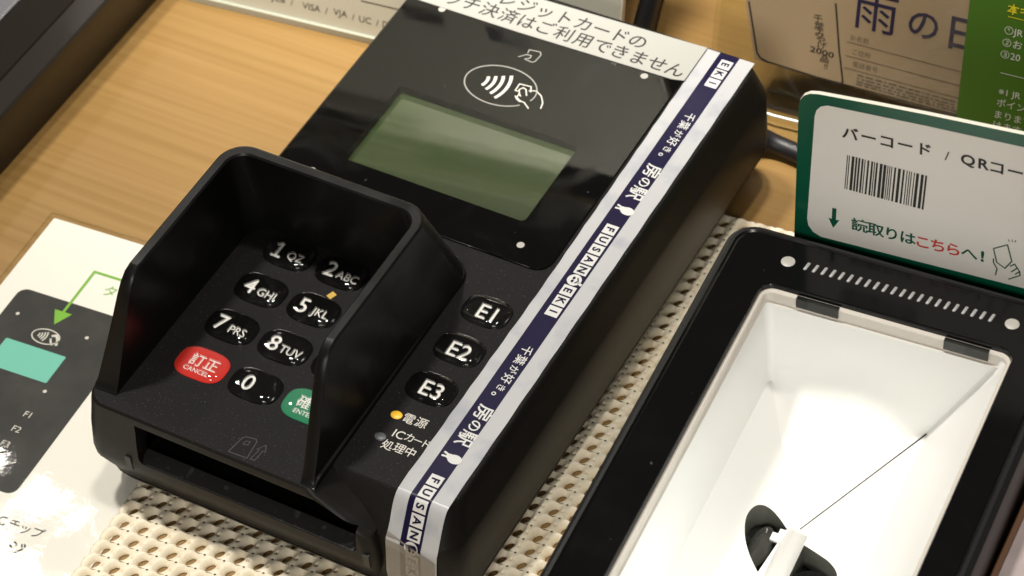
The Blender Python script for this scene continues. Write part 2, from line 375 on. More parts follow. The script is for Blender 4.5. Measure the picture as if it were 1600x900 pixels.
for x, y in ((-51, 138.3), (6.9, 137.9), (6.5, 75.6), (-51.2, 75.7)):
    mb = MB(); mb.disc(x, y, 0.95, 0.95, P1); mb.build('indicator_dot', M_dot, panel, 0)
mb = MB()
el = [(-23.8 + 9.6 * math.cos(2 * math.pi * i / 48), 120.2 + 6.6 * math.sin(2 * math.pi * i / 48)) for i in range(48)]
mb.stroke(el[46:] + el[:44], 0.32, P1, 1)   # open where the hand crosses it
for rad in (3.7, 5.5, 7.4, 9.4):
    mb.stroke([(-31.4 + rad * math.cos(a), 120.1 + rad * math.sin(a)) for a in [R(-27 + 54 * k / 10) for k in range(11)]], 0.85, P1, 0)
mb.stroke([(-19.7, 120.2), (-19.8, 122.7), (-16.7, 123.0), (-15.9, 121.2)], 0.34, P1)
mb.stroke([(-19.7, 120.2), (-18.9, 120.3)], 0.34, P1)
mb.stroke([(-18.9, 121.0), (-18.3, 121.9), (-17.4, 121.6), (-16.2, 119.7)], 0.34, P1)
mb.stroke([(-19.0, 121.0), (-18.2, 119.6), (-17.4, 118.9)], 0.34, P1)
mb.stroke([(-16.6, 121.5), (-14.9, 122.2), (-12.9, 121.2), (-11.4, 119.2), (-10.9, 117.2)], 0.34, P1)
mb.stroke([(-18.2, 119.4), (-18.2, 118.3), (-17.0, 117.6), (-15.6, 117.4), (-13.6, 116.0)], 0.34, P1)
mb.stroke([(-18.8, 118.6), (-17.9, 117.7), (-16.6, 117.2)], 0.3, P1)
mb.stroke([(-24.8, 131.0), (-23.3, 132.6), (-22.0, 132.7), (-21.9, 131.8), (-23.0, 131.0)], 0.26, P1, 1)
mb.stroke([(-23.3, 133.2), (-23.5, 134.4), (-20.6, 134.8), (-19.9, 133.9), (-20.2, 131.2), (-20.8, 130.7), (-23.0, 131.0)], 0.26, P1, 1)
mb.build('contactless_symbol', [M_white, M_grey], panel, 0)

# paper label stuck over the top of the panel
mb = MB(); mb.prism([(-58.6, 138.8), (-30, 138.75), (13.5, 139.6), (16.6, 140.4), (16.6, 153.2), (11, 153.0), (-30, 151.9), (-58.7, 151.6)], PZ + 0.03, PZ + 0.16)
label = mb.build('paper_label', M_label, term, 0)
mb = MB(); P2 = lift(PZ + 0.18)
for ch, x in zip('タッチ決済はご利用できません', (-55.2, -50.0, -44.9, -39.6, -34.1, -28.9, -23.7, -18.2, -12.7, -7.4, -2.4, 2.8, 8.0, 12.9)):
    text(mb, ch, x, 143.0, 5.2, P2, bold=0.008)
for ch, x in zip('クレジットカードの', (-42.7, -37.3, -31.7, -26.4, -20.9, -15.4, -10.3, -5.2, -0.1)):
    text(mb, ch, x, 148.2, 5.2, P2, bold=0.008)
mb.build('label_lettering', M_ink, label, 0)

# keys
def dome(a, b, h, z0):
    def zf(x, y):
        q = min(1.0, ((abs(x) / a) ** 3.0 + (abs(y) / b) ** 3.0) ** (1 / 3.0)); return z0 + h * (1 - q ** 7) ** 0.5
    return zf
def key_mesh(cx, cy, a, b, h, mi=0):
    mb = MB(); N = 44; loops = []; zf = dome(a, b, h, W0 + 0.15)
    for q in (1.0, 0.995, 0.985, 0.965, 0.93, 0.88, 0.80, 0.68, 0.5, 0.25, 0.05):
        l = []
        for i in range(N):
            t = 2 * math.pi * i / N; c, s = math.cos(t), math.sin(t)
            k = 1 / ((abs(c) / a) ** 3.0 + (abs(s) / b) ** 3.0) ** (1 / 3.0)
            x, y = q * k * c, q * k * s; l.append((cx + x, cy + y, zf(x, y)))
        loops.append(l)
    base = [(x, y) for x, y, z in loops[0]]
    mb.loft([[(x, y, W0 - 0.3) for x, y in base], [(x, y, W0 + 0.16) for x, y in base], [(x, y, W0 + 0.2) for x, y in inset(base, .04)]])
    dm = MB(); dm.loft([[(x, y, W0 + 0.0) for x, y in base]] + loops, 0, False, True)
    return mb, lift(W0 + 0.24), dm
def finish_key(k, dm, lg):
    d = dm.build('key_dome', M_dome, k, 60)
KU = (-41.65, -27.2, -12.75); KV = (50.3, 37.8, 25.3, 12.8)
KEYS = [('1', 'QZ'), ('2', 'ABC'), ('3', 'DEF'), ('4', 'GHI'), ('5', 'JKL'), ('6', 'MNO'), ('7', 'PRS'), ('8', 'TUV'), ('9', 'WXY'), ('訂正', 'CANCEL'), ('0', ''), ('確認', 'ENTER')]
for i, (big, small) in enumerate(KEYS):
    cx, cy = KU[i % 3], KV[i // 3]
    m = M_glossk; nm = 'key'
    if big == '訂正': m = M_red
    if big == '確認': m = M_green
    mb, pl, dm = key_mesh(cx, cy, 6.5, 4.4, 1.3)
    k = mb.build('key', m, term, 50)
    if m is M_red: k['label'] = 'red cancel key'
    if m is M_green: k['label'] = 'green enter key'
    lg = MB()
    if len(big) == 2:
        for q, ch in enumerate(big): text(lg, ch, cx - 1.7 + q * 3.9, cy + 0.7, 3.7, pl, bold=0.006)
        text(lg, small, cx - 0.3, cy - 2.15, 1.75, pl, how='c')
    elif small:
        text(lg, big, cx - 2.9, cy + 0.1, 6.1, pl, how='c', bold=0.004)
        if big == '1': lg.stroke([(cx - 4.1, cy - 1.98), (cx - 1.6, cy - 1.98)], 0.55, lift(W0 + .245)); lg.stroke([(cx - 3.0, cy + 2.1), (cx - 4.1, cy + 1.3)], 0.5, lift(W0 + .245))
        text(lg, small, cx + 1.9, cy - 0.65, 3.2, pl, how='c', cw=0.92)
    else: text(lg, big, cx - 1.9, cy + 0.1, 6.1, pl, how='c', bold=0.004)
    finish_key(k, dm, lg.build('key_legend', M_legend, k, 0))
for s_, v in (('E1', 54.4), ('E2', 41.8), ('E3', 29.2)):
    mb, pl, dm = key_mesh(9.3, v, 6.0, 4.3, 1.3); k = mb.build('key', M_glossk, term, 50)
    lg = MB(); text(lg, s_, 9.6, v - 0.3, 6.0, pl, how='c', bold=0.004); finish_key(k, dm, lg.build('key_legend', M_legend, k, 0))
DK = lift(W0 + 0.04)
mb = MB(); mb.stroke([(-26.3, 42.7), (-25.6, 44.5)], 1.5, DK); mb.build('yellow_mark', M_yel, term, 0)
for (x, y), m, nm in (((5.95, 19.45), M_yled, 'power_lamp'), ((5.8, 12.65), M_off, 'card_lamp')):
    mb = MB(); mb.loft([[(x + r_ * 1.25 * math.cos(t), y + r_ * math.sin(t), W0 + z) for t in [2 * math.pi * k / 24 for k in range(24)]] for r_, z in ((1.15, -0.2), (1.1, 0.1), (0.8, 0.22), (0.3, 0.27))]); mb.build(nm, m, term, 60)
mb = MB()
for ch, x, y, sz in (('電', 9.0, 19.75, 3.0), ('源', 12.15, 19.9, 3.0), ('カ', 11.9, 15.2, 2.6), ('ー', 14.0, 15.2, 2.5), ('ド', 16.0, 15.2, 2.5), ('処', 8.5, 11.3, 2.85), ('理', 11.35, 11.6, 2.85), ('中', 14.1, 11.7, 2.85)):
    text(mb, ch, x, y, sz, DK, bold=0.004)
text(mb, 'IC', 9.25, 14.9, 3.1, DK, how='c', bold=0.004)
mb.build('lamp_lettering', M_white, term, 0)
mb = MB()
mb.stroke([(-22.6, -5.6), (-21.8, -0.9), (-21.2, -0.4), (-18.9, 0.0), (-18.3, -0.5), (-17.8, -5.4)], 0.28, DK, closed=True)
mb.stroke([(-20.8, -2.4), (-19.6, -2.2), (-19.6, -1.2), (-20.6, -1.4)], 0.22, DK, closed=True)
mb.stroke([(-17.0, -5.3), (-16.6, -2.2), (-17.2, -2.3), (-15.9, -0.5), (-15.0, -2.2), (-15.7, -2.2), (-15.9, -5.2)], 0.25, DK, closed=True)
mb.build('card_symbol', M_ink, term, 0)

# privacy shield: a U-shaped wall, outside sloping in, open at the front
def upath(x0, x1, v0, v1, r, n=8, vl=None):
    vl = v0 if vl is None else vl
    p = [(x0, vl + (v1 - r - vl) * (k / 26) ** 1.5) for k in range(27)]
    p += [(x0 + r - r * math.cos(R(90 * k / n)), v1 - r + r * math.sin(R(90 * k / n))) for k in range(1, n + 1)]
    p += [(x0 + r + (x1 - x0 - 2 * r) * k / 8, v1) for k in range(1, 8)]
    p += [(x1 - r + r * math.sin(R(90 * k / n)), v1 - r + r * math.cos(R(90 * k / n))) for k in range(n + 1)]
    p += [(x1, v0 + (v1 - r - v0) * ((26 - k) / 26) ** 1.5) for k in range(1, 27)]
    return p
H = 28.5
bo = upath(-60.4, -0.2, -6.4, 65.5, 7, vl=-3.4); bi = upath(-54.6, -3.4, -6.2, 55.5, 6, vl=-3.2)
ro = upath(-55.6, -1.8, -6.4, 54.9, 6.5, vl=-3.4); ri = upath(-52.9, -4.4, -6.2, 52.2, 4.5, vl=-3.2)
def hgt(v, left=False):
    v0, v1 = (-3.2 if left else -6.2), 12.2; t = (v - v0) / (v1 - v0)
    c = 0.24     # soft corner between the raked front edge and the level rim
    if t >= 1 + c: return H
    if t <= 1 - c: return H * max(0, t)
    q = (t - 1 + c) / (2 * c); return H * ((1 - c) + 2 * c * (q - q * q / 2))
def pt(b, r, f): return (b[0] + (r[0] - b[0]) * f, b[1] + (r[1] - b[1]) * f)
loops = []
for k in range(len(bo)):
    h = max(0.25, hgt(bo[k][1], k < 27)); f = h / H; e = min(0.55, h * 0.3)
    A = pt(bo[k], ro[k], f); B = pt(bi[k], ri[k], f); A2 = pt(bo[k], ro[k], max(0, f - e / H)); B2 = pt(bi[k], ri[k], max(0, f - e / H))
    if h < 2.0:
        c = 0.7; 
    m1 = (A[0] + (B[0] - A[0]) * 0.16, A[1] + (B[1] - A[1]) * 0.16); m2 = (B[0] + (A[0] - B[0]) * 0.16, B[1] + (A[1] - B[1]) * 0.16)
    fl = 0.25 if k < 27 else 0.6
    dx, dy = bo[k][0] - bi[k][0], bo[k][1] - bi[k][1]; dl = math.hypot(dx, dy)
    foot = (bo[k][0] + dx / dl * fl, bo[k][1] + dy / dl * fl)
    loops.append([(*foot, W0 - 0.3), (*foot, W0 + min(1.3, h * .5)), (*bo[k], W0 + min(1.6, h * .6)), (*A2, W0 + h - e * .8), (*m1, W0 + h), (*m2, W0 + h), (*B2, W0 + h - e * .8), (*bi[k], W0 + min(0.4, h * .2)), (*bi[k], W0 - 0.3)])
mb = MB(); mb.loft(loops)
mb.build('privacy_shield', M_shield, term, 38)

# adhesive tape running along the right edge and folded over the front
PROF = [(153.5, W0 + 0.10), (2.2, W0 + 0.14), (1.2, W0 - 0.25), (0.3, W0 - 1.2), (-4.45, W0 - 8.7), (-5.1, W0 - 9.6), (-6.75, W0 - 20.2), (-6.4, W0 - 26.0)]
_len = [0]
for a, b in zip(PROF, PROF[1:]): _len.append(_len[-1] + math.hypot(b[0] - a[0], b[1] - a[1]))
def tape_pt(u, v, off=0.0):
    """v counts as on the flat top; below 2.2 it carries on down the front"""
    t = 153.5 - v; t = min(max(t, 0), _len[-1] - 1e-6)
    k = max(i for i in range(len(_len) - 1) if _len[i] <= t + 1e-9)
    q = (t - _len[k]) / (_len[k + 1] - _len[k]); a, b = PROF[k], PROF[k + 1]
    y, z = a[0] + (b[0] - a[0]) * q, a[1] + (b[1] - a[1]) * q
    n = Vector((0, -(b[1] - a[1]), (b[0] - a[0]))); n = -n.normalized() if n.z > 0 else n.normalized()
    n = Vector((0, (b[1] - a[1]), -(b[0] - a[0]))).normalized()
    return (u, y + n.y * off, z + n.z * off)
def uleft(v): return 16.25 + 1.0 * max(0, min(1, (110 - abs(v - 65)) / 110)) * 0.9
mb = MB()
vs_ = [153.5 - 3 * k for k in range(50)] + [3.0, 2.2, 1.2, 0.4, -0.6, -2, -4, -6, -8, -9, -10, -12, -14, -17, -20, -23, -25.5]
vs_ = sorted(set(vs_), reverse=True)
cols = [lambda v: uleft(v) + 0.08 * math.sin(v * .7), lambda v: 20.0, lambda v: 25.3, lambda v: 29.35 + 0.06 * math.sin(v * .5)]
for c in range(3):
    A = [tape_pt(cols[c](v), v, 0.03 + (0.03 * math.sin(v * .31 + c))) for v in vs_]; B = [tape_pt(cols[c + 1](v), v, 0.03 + 0.03 * math.sin(v * .31 + c + 1)) for v in vs_]
    n = len(vs_); mb.add(A + B, [(i, i + 1, n + i + 1, n + i) for i in range(n - 1)], 1 if c == 1 else 0)
tape = mb.build('printed_tape', [M_silver, M_navy], term, 40, weld=True, recalc=False)
mb = MB()
TP = lambda off: (lambda x, y: tape_pt(x, y, off))
T1, T2 = TP(0.13), TP(0.20)
def block(v): mb.flat([(21.5, v - 1.52), (24.7, v - 1.52), (24.7, v), (24.7, v + 1.52), (21.5, v + 1.52), (21.5, v)], T1, 0)
for base in (89.0, 7.1, 170.9):
    for k, ch in enumerate('FUSANOEKI'):
        v = base - 3.5 * k
        if v > 152.0: continue
        if ch == 'O':
            mb.disc(22.9, v, 1.75, 1.75, T1, 0, 18); mb.stroke([(23.9, v - 0.4), (25.2, v - 0.9)], 0.7, T1, 0)
            mb.disc(22.6, v + 0.5, 0.35, 0.45, T2, 1, 10); mb.disc(22.6, v - 0.5, 0.35, 0.45, T2, 1, 10); mb.stroke([(23.4, v + 0.9), (23.9, v), (23.4, v - 0.9)], 0.3, T2, 1)
            continue
        if v < 6 and v > -3: block(v) if not (-0.5 < v < 2.5) else None
        else: block(v)
        if -0.5 < v < 2.5:
            for q in range(6): mb.add([T1(21.5, v - 1.52 + 3.04 * (q + d) / 6) for d in (0, 1)] + [T1(24.7, v - 1.52 + 3.04 * (q + d) / 6) for d in (1, 0)], [(0, 1, 2, 3)], 0)
        text(mb, ch, 23.1, v, 2.75, T2, 1, -math.pi / 2, bold=0.03, how='c')
for base in (0, 81.9):
    for ch, v, sz in (('千', 48.1, 2.9), ('葉', 45.1, 2.9), ('が', 42.0, 2.4), ('好', 39.0, 2.9), ('き', 36.1, 2.3)):
        text(mb, ch, 23.3, v + base, sz, T1, 0, -math.pi / 2, bold=0.008)
    mb.stroke([(22.6 + 0.42 * math.cos(t), 34.0 + base + 0.42 * math.sin(t)) for t in [2 * math.pi * k / 12 for k in range(12)]], 0.24, T1, 0, True)
    for ch, v, sz in (('房', 28.1, 4.5), ('の', 24.1, 3.4), ('駅', 20.2, 4.5)):
        text(mb, ch, 23.4, v + base, sz, T1, 0, -math.pi / 2, bold=0.014)
    b_ = 14.1 + base     # small rabbit emblem
    mb.flat([(24.0 + 1.75 * math.cos(t), b_ - 0.1 + 1.25 * math.sin(t)) for t in [2 * math.pi * k / 20 for k in range(20)]], T1, 0)
    mb.flat([(22.6 + .85 * math.cos(t), b_ + 0.15 + .75 * math.sin(t)) for t in [2 * math.pi * k / 14 for k in range(14)]], TP(0.15), 0)
    mb.stroke([(22.2, b_ + 0.5), (20.9, b_ + 0.9)], 0.5, TP(0.17), 0); mb.stroke([(22.2, b_ - 0.1), (20.8, b_ - 0.2)], 0.5, TP(0.17), 0)
mb.build('tape_print', [M_tapew, M_navy], tape, 0, recalc=False)
mb = MB()
ends = [(-9.0 - 0.0, 0), (-12, 0), (-16, 0), (-20, 0), (-25.5, 0)]
A = [tape_pt(16.6, v, 0.34) for v in (-8.2, -12, -16, -20, -25.5)]; B = [tape_pt(25.2, v, 0.34) for v in (-10.4, -12.5, -16, -20, -25.5)]; Cc = [tape_pt(29.0, v, 0.34) for v in (-12.0, -13.5, -16, -20, -25.5)]
mb.add(A + B + Cc, [(i, i + 1, 6 + i, 5 + i) for i in range(4)] + [(5 + i, 6 + i, 11 + i, 10 + i) for i in range(4)])
mb.build('tape_end', M_tapeend, tape, 0, recalc=False)

# ------------------------------------------------------------------ open-weave rubber mat
def mat_mesh():
    mb = MB(); ex = (4.97, 0.55); ey = (0.25, -4.22); o = (-51.6, -5.6)
    N = 40
    def hz(p, q):    # p,q in cell units -0.5..0.5
        X, Y = p * 4.97, q * 4.22
        c, s = math.cos(1.1), math.sin(1.1); a, b = X * c + Y * s, -X * s + Y * c
        d = math.hypot(a / 1.30, b / 0.84); dh = max(0, (d - 1))
        z = (0.75 * (1 - math.exp(-dh / 0.16)) + 0.95 * (1 - math.exp(-(dh / 0.75) ** 2))) + 0.15
        dd = math.hypot((abs(p) - 0.5) * 4.97, Y); z *= 1 - 0.8 * math.exp(-(dd / 0.27) ** 2)
        dc = math.hypot((abs(p) - 0.5) * 4.97, (abs(q) - 0.5) * 4.22); z *= 1 - 0.12 * math.exp(-(dc / 0.6) ** 2)
        return z
    tmpl = []
    for i in range(N):
        t = 2 * math.pi * (i + .5) / N; c, s = math.cos(t), math.sin(t)
        k = 0.5 / max(abs(c), abs(s)); bx, by = k * c, k * s
        c2, s2 = math.cos(1.1), math.sin(1.1)
        # ellipse boundary in the same direction
        X, Y = c * 4.97, s * 4.22; a, b = X * c2 + Y * s2, -X * s2 + Y * c2; r0 = 1 / math.hypot(a / 1.30, b / 0.84)
        tmpl.append((c * r0, s * r0, bx, by))
    RN = (0.0, 0.05, 0.11, 0.2, 0.34, 0.52, 0.72, 0.86, 0.94, 1.0)
    for jx in range(-1, 26):
        for ky in range(-36, 20):
            x0 = o[0] + jx * ex[0] + ky * ey[0]; y0 = o[1] + jx * ex[1] + ky * ey[1]
            if y0 > 139 or y0 < -80 or (x0 > 60 and y0 < 110) or (-40 < x0 < 14 and 8 < y0 < 128): continue
            if jx < 0: continue
            vs = []; jit = random.uniform(-.08, .08)
            for q in RN:
                for (ix, iy, bx, by) in tmpl:
                    p, r_ = ix + (bx - ix) * q, iy + (by - iy) * q
                    z = hz(p, r_) if q > 0 else 0.12
                    px, py = x0 + p * ex[0] - r_ * ey[0] , y0 + p * ex[1] - r_ * ey[1]
                    if jx == 0 and p < -0.3: px -= 0.9 * math.cos(math.pi * r_) * (-p - 0.3) / 0.2; z *= 1 - 0.5 * ((-p - .3) / .2) ** 3
                    vs.append((px, py, z + 0.1))
            fs = []
            for r_ in range(len(RN) - 1):
                for i in range(N): fs.append((r_ * N + i, r_ * N + (i + 1) % N, (r_ + 1) * N + (i + 1) % N, (r_ + 1) * N + i))
            mb.add(vs, fs)
    return mb.build('non_slip_mat', M_mat, None, 70, weld=True)
tag(mat_mesh(), 'cream open-weave rubber mat under the card terminal and code reader', 'mat')

# ------------------------------------------------------------------ laminated guide sheet
sheet = empty('guide_sheet', (-126.15, 62.0, 0), (0, 0, R(4.2)))
tag(sheet, 'white laminated guide sheet printed with a black terminal and green arrow', 'guide sheet')
mb = MB(); mb.prism(rr(0, 68.5, -148, 0, .4, 2), 0.12, 0.28); mb.build('paper_sheet', M_paper, sheet, 0)
mb = MB(); PP = lift(0.31); PQ = lift(0.34)
mb.flat(rr(5.5, 40.4, -83.6, -24.5, 2.6), PP, 0)
mb.flat(rr(11.3, 28.7, -50.2, -40.9, .4), PQ, 1)
for x, y in ((9.5, -32.8), (30.1, -33.4), (29.8, -52.6), (9.6, -52.3)): mb.disc(x, y, 0.5, 0.5, PQ, 2)
mb.stroke([(20.3 + 3.8 * math.cos(t), -36.9 + 2.35 * math.sin(t)) for t in [2 * math.pi * k / 28 for k in range(28)]], 0.32, PQ, 2, True)
for rad in (1.2, 1.9, 2.6, 3.3): mb.stroke([(17.2 + rad * math.cos(a), -36.9 + rad * math.sin(a)) for a in [R(-28 + 56 * k / 6) for k in range(7)]], 0.36, PQ, 2)
mb.stroke([(21.6, -36.2), (22.6, -35.6), (23.6, -36.6), (24.3, -38.6)], 0.7, PQ, 2); mb.stroke([(21.8, -37.0), (22.4, -38.0), (23.3, -38.9)], 0.5, PQ, 2)
text(mb, 'F1', 29.9, -60.6, 2.6, PQ, 2, how='c'); text(mb, 'F2', 29.9, -65.6, 2.6, PQ, 2, how='c'); text(mb, 'F3', 29.9, -70.6, 2.6, PQ, 2, how='c')
P3 = lift(0.37)
mb.stroke([(20.0, -29.0), (20.0, -12.95), (40, -12.95)], 0.75, P3, 3)
mb.flat([(17.5, -28.0), (22.5, -28.0), (20.1, -32.6)], lift(0.40), 3)
for ch, x in zip('タッチ', (27.3, 31.0, 34.7)): text(mb, ch, x, -17.4, 4.0, P3, 3, bold=-0.004)
for ch, x in zip('チップ', (45.2, 48.4, 51.6)): text(mb, ch, x, -91.0, 3.4, P3, 4)
text(mb, 'IC', 41.6, -91.0, 3.6, P3, 4, how='c')
for ch, x in zip('ージ', (44.6, 49.2)): text(mb, ch, x, -97.0, 4.8, P3, 4, bold=0.012)
mb.build('printed_picture', [M_pblk, M_teal, M_white, M_pgreen, M_ink], sheet, 0)
mb = MB()   # clear film, slightly wavy
nx, ny = 60, 84; vs = []
def wav(x, y): return 0.5 + 0.045 * math.sin(x * .35 + 1.3 * math.sin(y * .11)) + 0.05 * math.sin(y * .27 + x * .06)
for j in range(ny + 1):
    for i in range(nx + 1):
        x = -1.6 + 71.5 * i / nx; y = 1.4 - 151 * j / ny
        vs.append((x, y, wav(x, y) if 0 < x < 68 and y < 0 else 0.25))
mb.add(vs, [(j * (nx + 1) + i, j * (nx + 1) + i + 1, (j + 1) * (nx + 1) + i + 1, (j + 1) * (nx + 1) + i) for j in range(ny) for i in range(nx)])
mb.build('clear_film', M_film, sheet, 60)

mb = MB(); mb.tube([(-1.6, -110 + 111.4 * k / 30, .3) for k in range(31)] + [(-1.5 + 70 * k / 30, 1.4 + .12 * math.sin(k * 1.3), .3) for k in range(31)], 0.16, n=6); mb.build('film_edge', M_window, sheet, 60)
# ------------------------------------------------------------------ code reader
RH = 62.0; RY = R(4.55)
reader = empty('code_reader', (58.748, 76.783, 0), (0, 0, RY))
tag(reader, 'black framed code reader with a deep white window, beside the card terminal', 'code reader')
FB = -148.0
wl = rr(12.6, 69.1, -128, -9.6, (3, 3, 3.2, 3.2), 10)
def rloop(d, z, r): return [(x, y, z) for x, y in rr(0 + d, 79 - d, FB + d, 6.7 - d, r, 10)]
mb = MB()
mb.loft([rloop(1.5, 3.0, 5), rloop(.4, 4.2, 6), rloop(0, RH - 3.2, 6.5), rloop(.5, RH - 1.2, 6.3), rloop(1.6, RH - .15, 5.5), rloop(2.4, RH, 4.8)], 1, True, False)
mb.loft([rloop(2.4, RH, 4.8), rloop(2.9, RH - .25, 4.5), rloop(3.3, RH - .1, 4.2)], 0, False, False)
top_o = rloop(3.3, RH - .1, 4.2); win = [(x, y, RH - .1) for x, y in wl]
n = len(win); mb.add(top_o + win, [(i, (i + 1) % n, n + (i + 1) % n, n + i) for i in range(n)], 0)
mb.loft([win, [(x, y, RH - .5) for x, y in inset(wl, .25)], [(x, y, RH - 1.6) for x, y in inset(wl, .3)]], 0, False, False)
rb = mb.build('reader_frame', [M_frame, M_framem], reader, 30, weld=True)
mb = MB()
def wi(d, z): return [(x, y, z) for x, y in inset(wl, d)]
def skirt(x, y):     # liner's grey shade band, drawn deeper along the back
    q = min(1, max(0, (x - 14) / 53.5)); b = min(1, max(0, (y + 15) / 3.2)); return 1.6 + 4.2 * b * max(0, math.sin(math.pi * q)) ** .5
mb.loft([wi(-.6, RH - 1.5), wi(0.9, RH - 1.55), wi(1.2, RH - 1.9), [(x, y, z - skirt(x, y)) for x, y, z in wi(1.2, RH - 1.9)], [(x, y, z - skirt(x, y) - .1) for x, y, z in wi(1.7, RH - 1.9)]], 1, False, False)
lip = wi(1.0, RH - 2.2)
low = []
for x, y, z in lip:     # walls: left steep, right strongly drafted, both running down to the hopper edge
    fx = (x - 13.6) / (68.1 - 13.6); low.append((15.0 + fx * 37.2, -10.6 + (y + 10.6) * 0.985, RH - 30 - 1.6 * fx))
mid = [tuple(a[i] * .94 + b[i] * .06 for i in range(3)) for a, b in zip(lip, low)]
mb.loft([lip, mid, low], 0, False, False)
z0 = RH
cL, cR = (15.0, -10.4, z0 - 30.0), (52.4, -11.2, z0 - 31.6); ap = (33.6, -43, z0 - 38); R2 = (52.5, -41.7, z0 - 31.8)
fL, fR, fA = (15.0, -126, z0 - 29.5), (52.4, -126, z0 - 31.5), (33.6, -126, z0 - 38)
def smooth_path(P, k=5):
    P = [P[0]] + P + [P[-1]]; o = []
    for i in range(1, len(P) - 2):
        a, b, c, d = P[i - 1:i + 3]
        for j in range(k):
            t = j / k; o.append(tuple(0.5 * (2 * b[m] + (c[m] - a[m]) * t + (2 * a[m] - 5 * b[m] + 4 * c[m] - d[m]) * t * t + (3 * b[m] - a[m] - 3 * c[m] + d[m]) * t ** 3) for m in (0, 1)))
    return o + [P[-1]]
holes = {'L': smooth_path([(31.7, -44.0), (29.5, -42.6), (27.3, -41.7), (25.4, -41.8), (24.0, -43.2), (23.4, -46.0), (23.9, -49.0), (25.3, -52.2), (27.5, -55.2), (30.3, -57.8)]),
         'R': smooth_path([(36.7, -63.0), (40.0, -64.0), (43.5, -63.0), (46.5, -60.5), (47.4, -57.0), (46.5, -53.8), (44.0, -51.1), (40.6, -49.0), (36.7, -46.9)])}
def plane_z(p, q, r_):
    n_ = (Vector(q) - Vector(p)).cross(Vector(r_) - Vector(p)); return lambda x, y: p[2] - (n_.x * (x - p[0]) + n_.y * (y - p[1])) / n_.z
zL = plane_z(cL, fL, ap); zR = plane_z(R2, fR, ap)
lipL, lipR = (13.9, -10.6, RH - 2.2), (67.8, -10.6, RH - 2.2)
NS, NT = 24, 30; vs = []
def mixp(a, b, t): return tuple(a[i] + (b[i] - a[i]) * t for i in range(3))
for j in range(NT + 1):
    t = j / NT
    for i in range(NS + 1):
        q = i / NS
        A, B = mixp(lipL, lipR, q), mixp(cL, cR, q); E_ = mixp(cL, ap, q * 2) if q <= .5 else mixp(ap, cR, q * 2 - 1)
        V, T = mixp(A, B, .45), mixp(B, E_, .62)
        if t < .2: p = mixp(A, V, t / .2)
        elif t < .8:
            u = (t - .2) / .6; p = mixp(mixp(V, B, u), mixp(B, T, u), u)
        else: p = mixp(T, E_, (t - .8) / .2)
        vs.append(p)
mb.add(vs, [(j * (NS + 1) + i, j * (NS + 1) + i + 1, (j + 1) * (NS + 1) + i + 1, (j + 1) * (NS + 1) + i) for j in range(NT) for i in range(NS)])
mb.add([ap, (cR[0], cR[1] - .35, cR[2]), R2], [(0, 1, 2)])
def floor_with_hole(outer, hole, zf, nm):
    bm = bmesh.new(); ed = []
    for lp in (outer, hole):
        vv = [bm.verts.new((x, y, zf(x, y))) for x, y in lp]
        ed += [bm.edges.new((vv[i], vv[(i + 1) % len(vv)])) for i in range(len(vv))]
    bmesh.ops.triangle_fill(bm, edges=ed, use_beauty=True, use_dissolve=False)
    bm.verts.index_update()
    mb.add([tuple(v.co) for v in bm.verts], [[v.index for v in f.verts] for f in bm.faces]); bm.free()
floor_with_hole([(cL[0], cL[1]), (ap[0], ap[1]), (fA[0], fA[1]), (fL[0], fL[1])], holes['L'], zL, 'L')
floor_with_hole([(ap[0], ap[1]), (R2[0], R2[1]), (fR[0], fR[1]), (fA[0], fA[1])], holes['R'], zR, 'R')
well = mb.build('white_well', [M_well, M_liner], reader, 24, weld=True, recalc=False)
mb = MB(); mb.stroke([(34.2, -42.6), (52.0, -11.9)], 0.22, lambda x, y: (x, y, ap[2] + (cR[2] - ap[2]) * (y + 43) / 31.8 + 0.25)); mb.build('well_seam', M_lensg, well, 0)
for side, zf in (('L', zL), ('R', zR)):
    hl = holes[side]; mb = MB()
    mb.loft([[(x, y, zf(x, y) + 0.0) for x, y in hl], [(x, y, zf(x, y) - 7) for x, y in hl]], 0, False, False); mb.flat(hl, lambda x, y: (x, y, zf(x, y) - 6.9), 1)
    cx = sum(p[0] for p in hl) / len(hl); cy = sum(p[1] for p in hl) / len(hl)
    lo = mb.build('lens_recess', [M_lwall, M_lens], well, 30, recalc=False)
    mb = MB(); zz = zf(cx, cy) - 4.6
    if side == 'L':
        mb.loft([[(27.6 + r_ * 0.42 * math.cos(t), -49.5 + r_ * math.sin(t), zz + dz) for t in [2 * math.pi * k / 24 for k in range(24)]] for r_, dz in ((6, -1), (6, .6), (5.2, .9), (4.6, .2), (1, .5))])
    else:
        mb.loft([[(41.5 + r_ * math.cos(t), -56.5 + r_ * math.sin(t), zz + dz) for t in [2 * math.pi * k / 24 for k in range(24)]] for r_, dz in ((5.2, -1), (5.2, .6), (4.6, .9), (4.2, .2), (1, .4))])
    mb.build('lens', M_lensg if side == 'L' else M_lens, well, 30)
mb = MB(); mb.loft([[(31.7, y, z0 - 37.6), (31.7, y, z0 - 36.6), (33.5, y, z0 - 36.2), (33.65, y, z0 - 36.5), (33.8, y, z0 - 36.2), (36.6, y, z0 - 36.7), (36.6, y, z0 - 37.8)] for y in (-126, -44.6)])
mb.box((29.4, -48.4, z0 - 37.4), (32.0, -46.4, z0 - 36.4)); mb.box((30.6, -46.6, z0 - 37.4), (32.4, -44.9, z0 - 36.5))
mb.build('well_divider', M_well, well, 20)
for x0, x1 in ((20.8, 30.4), (53.9, 63.7)):
    mb = MB(); mb.box((x0, -11.3, RH - 3.9), (x1, -10.2, RH - 1.3)); mb.build('sensor_window', M_lens, rb, 0)
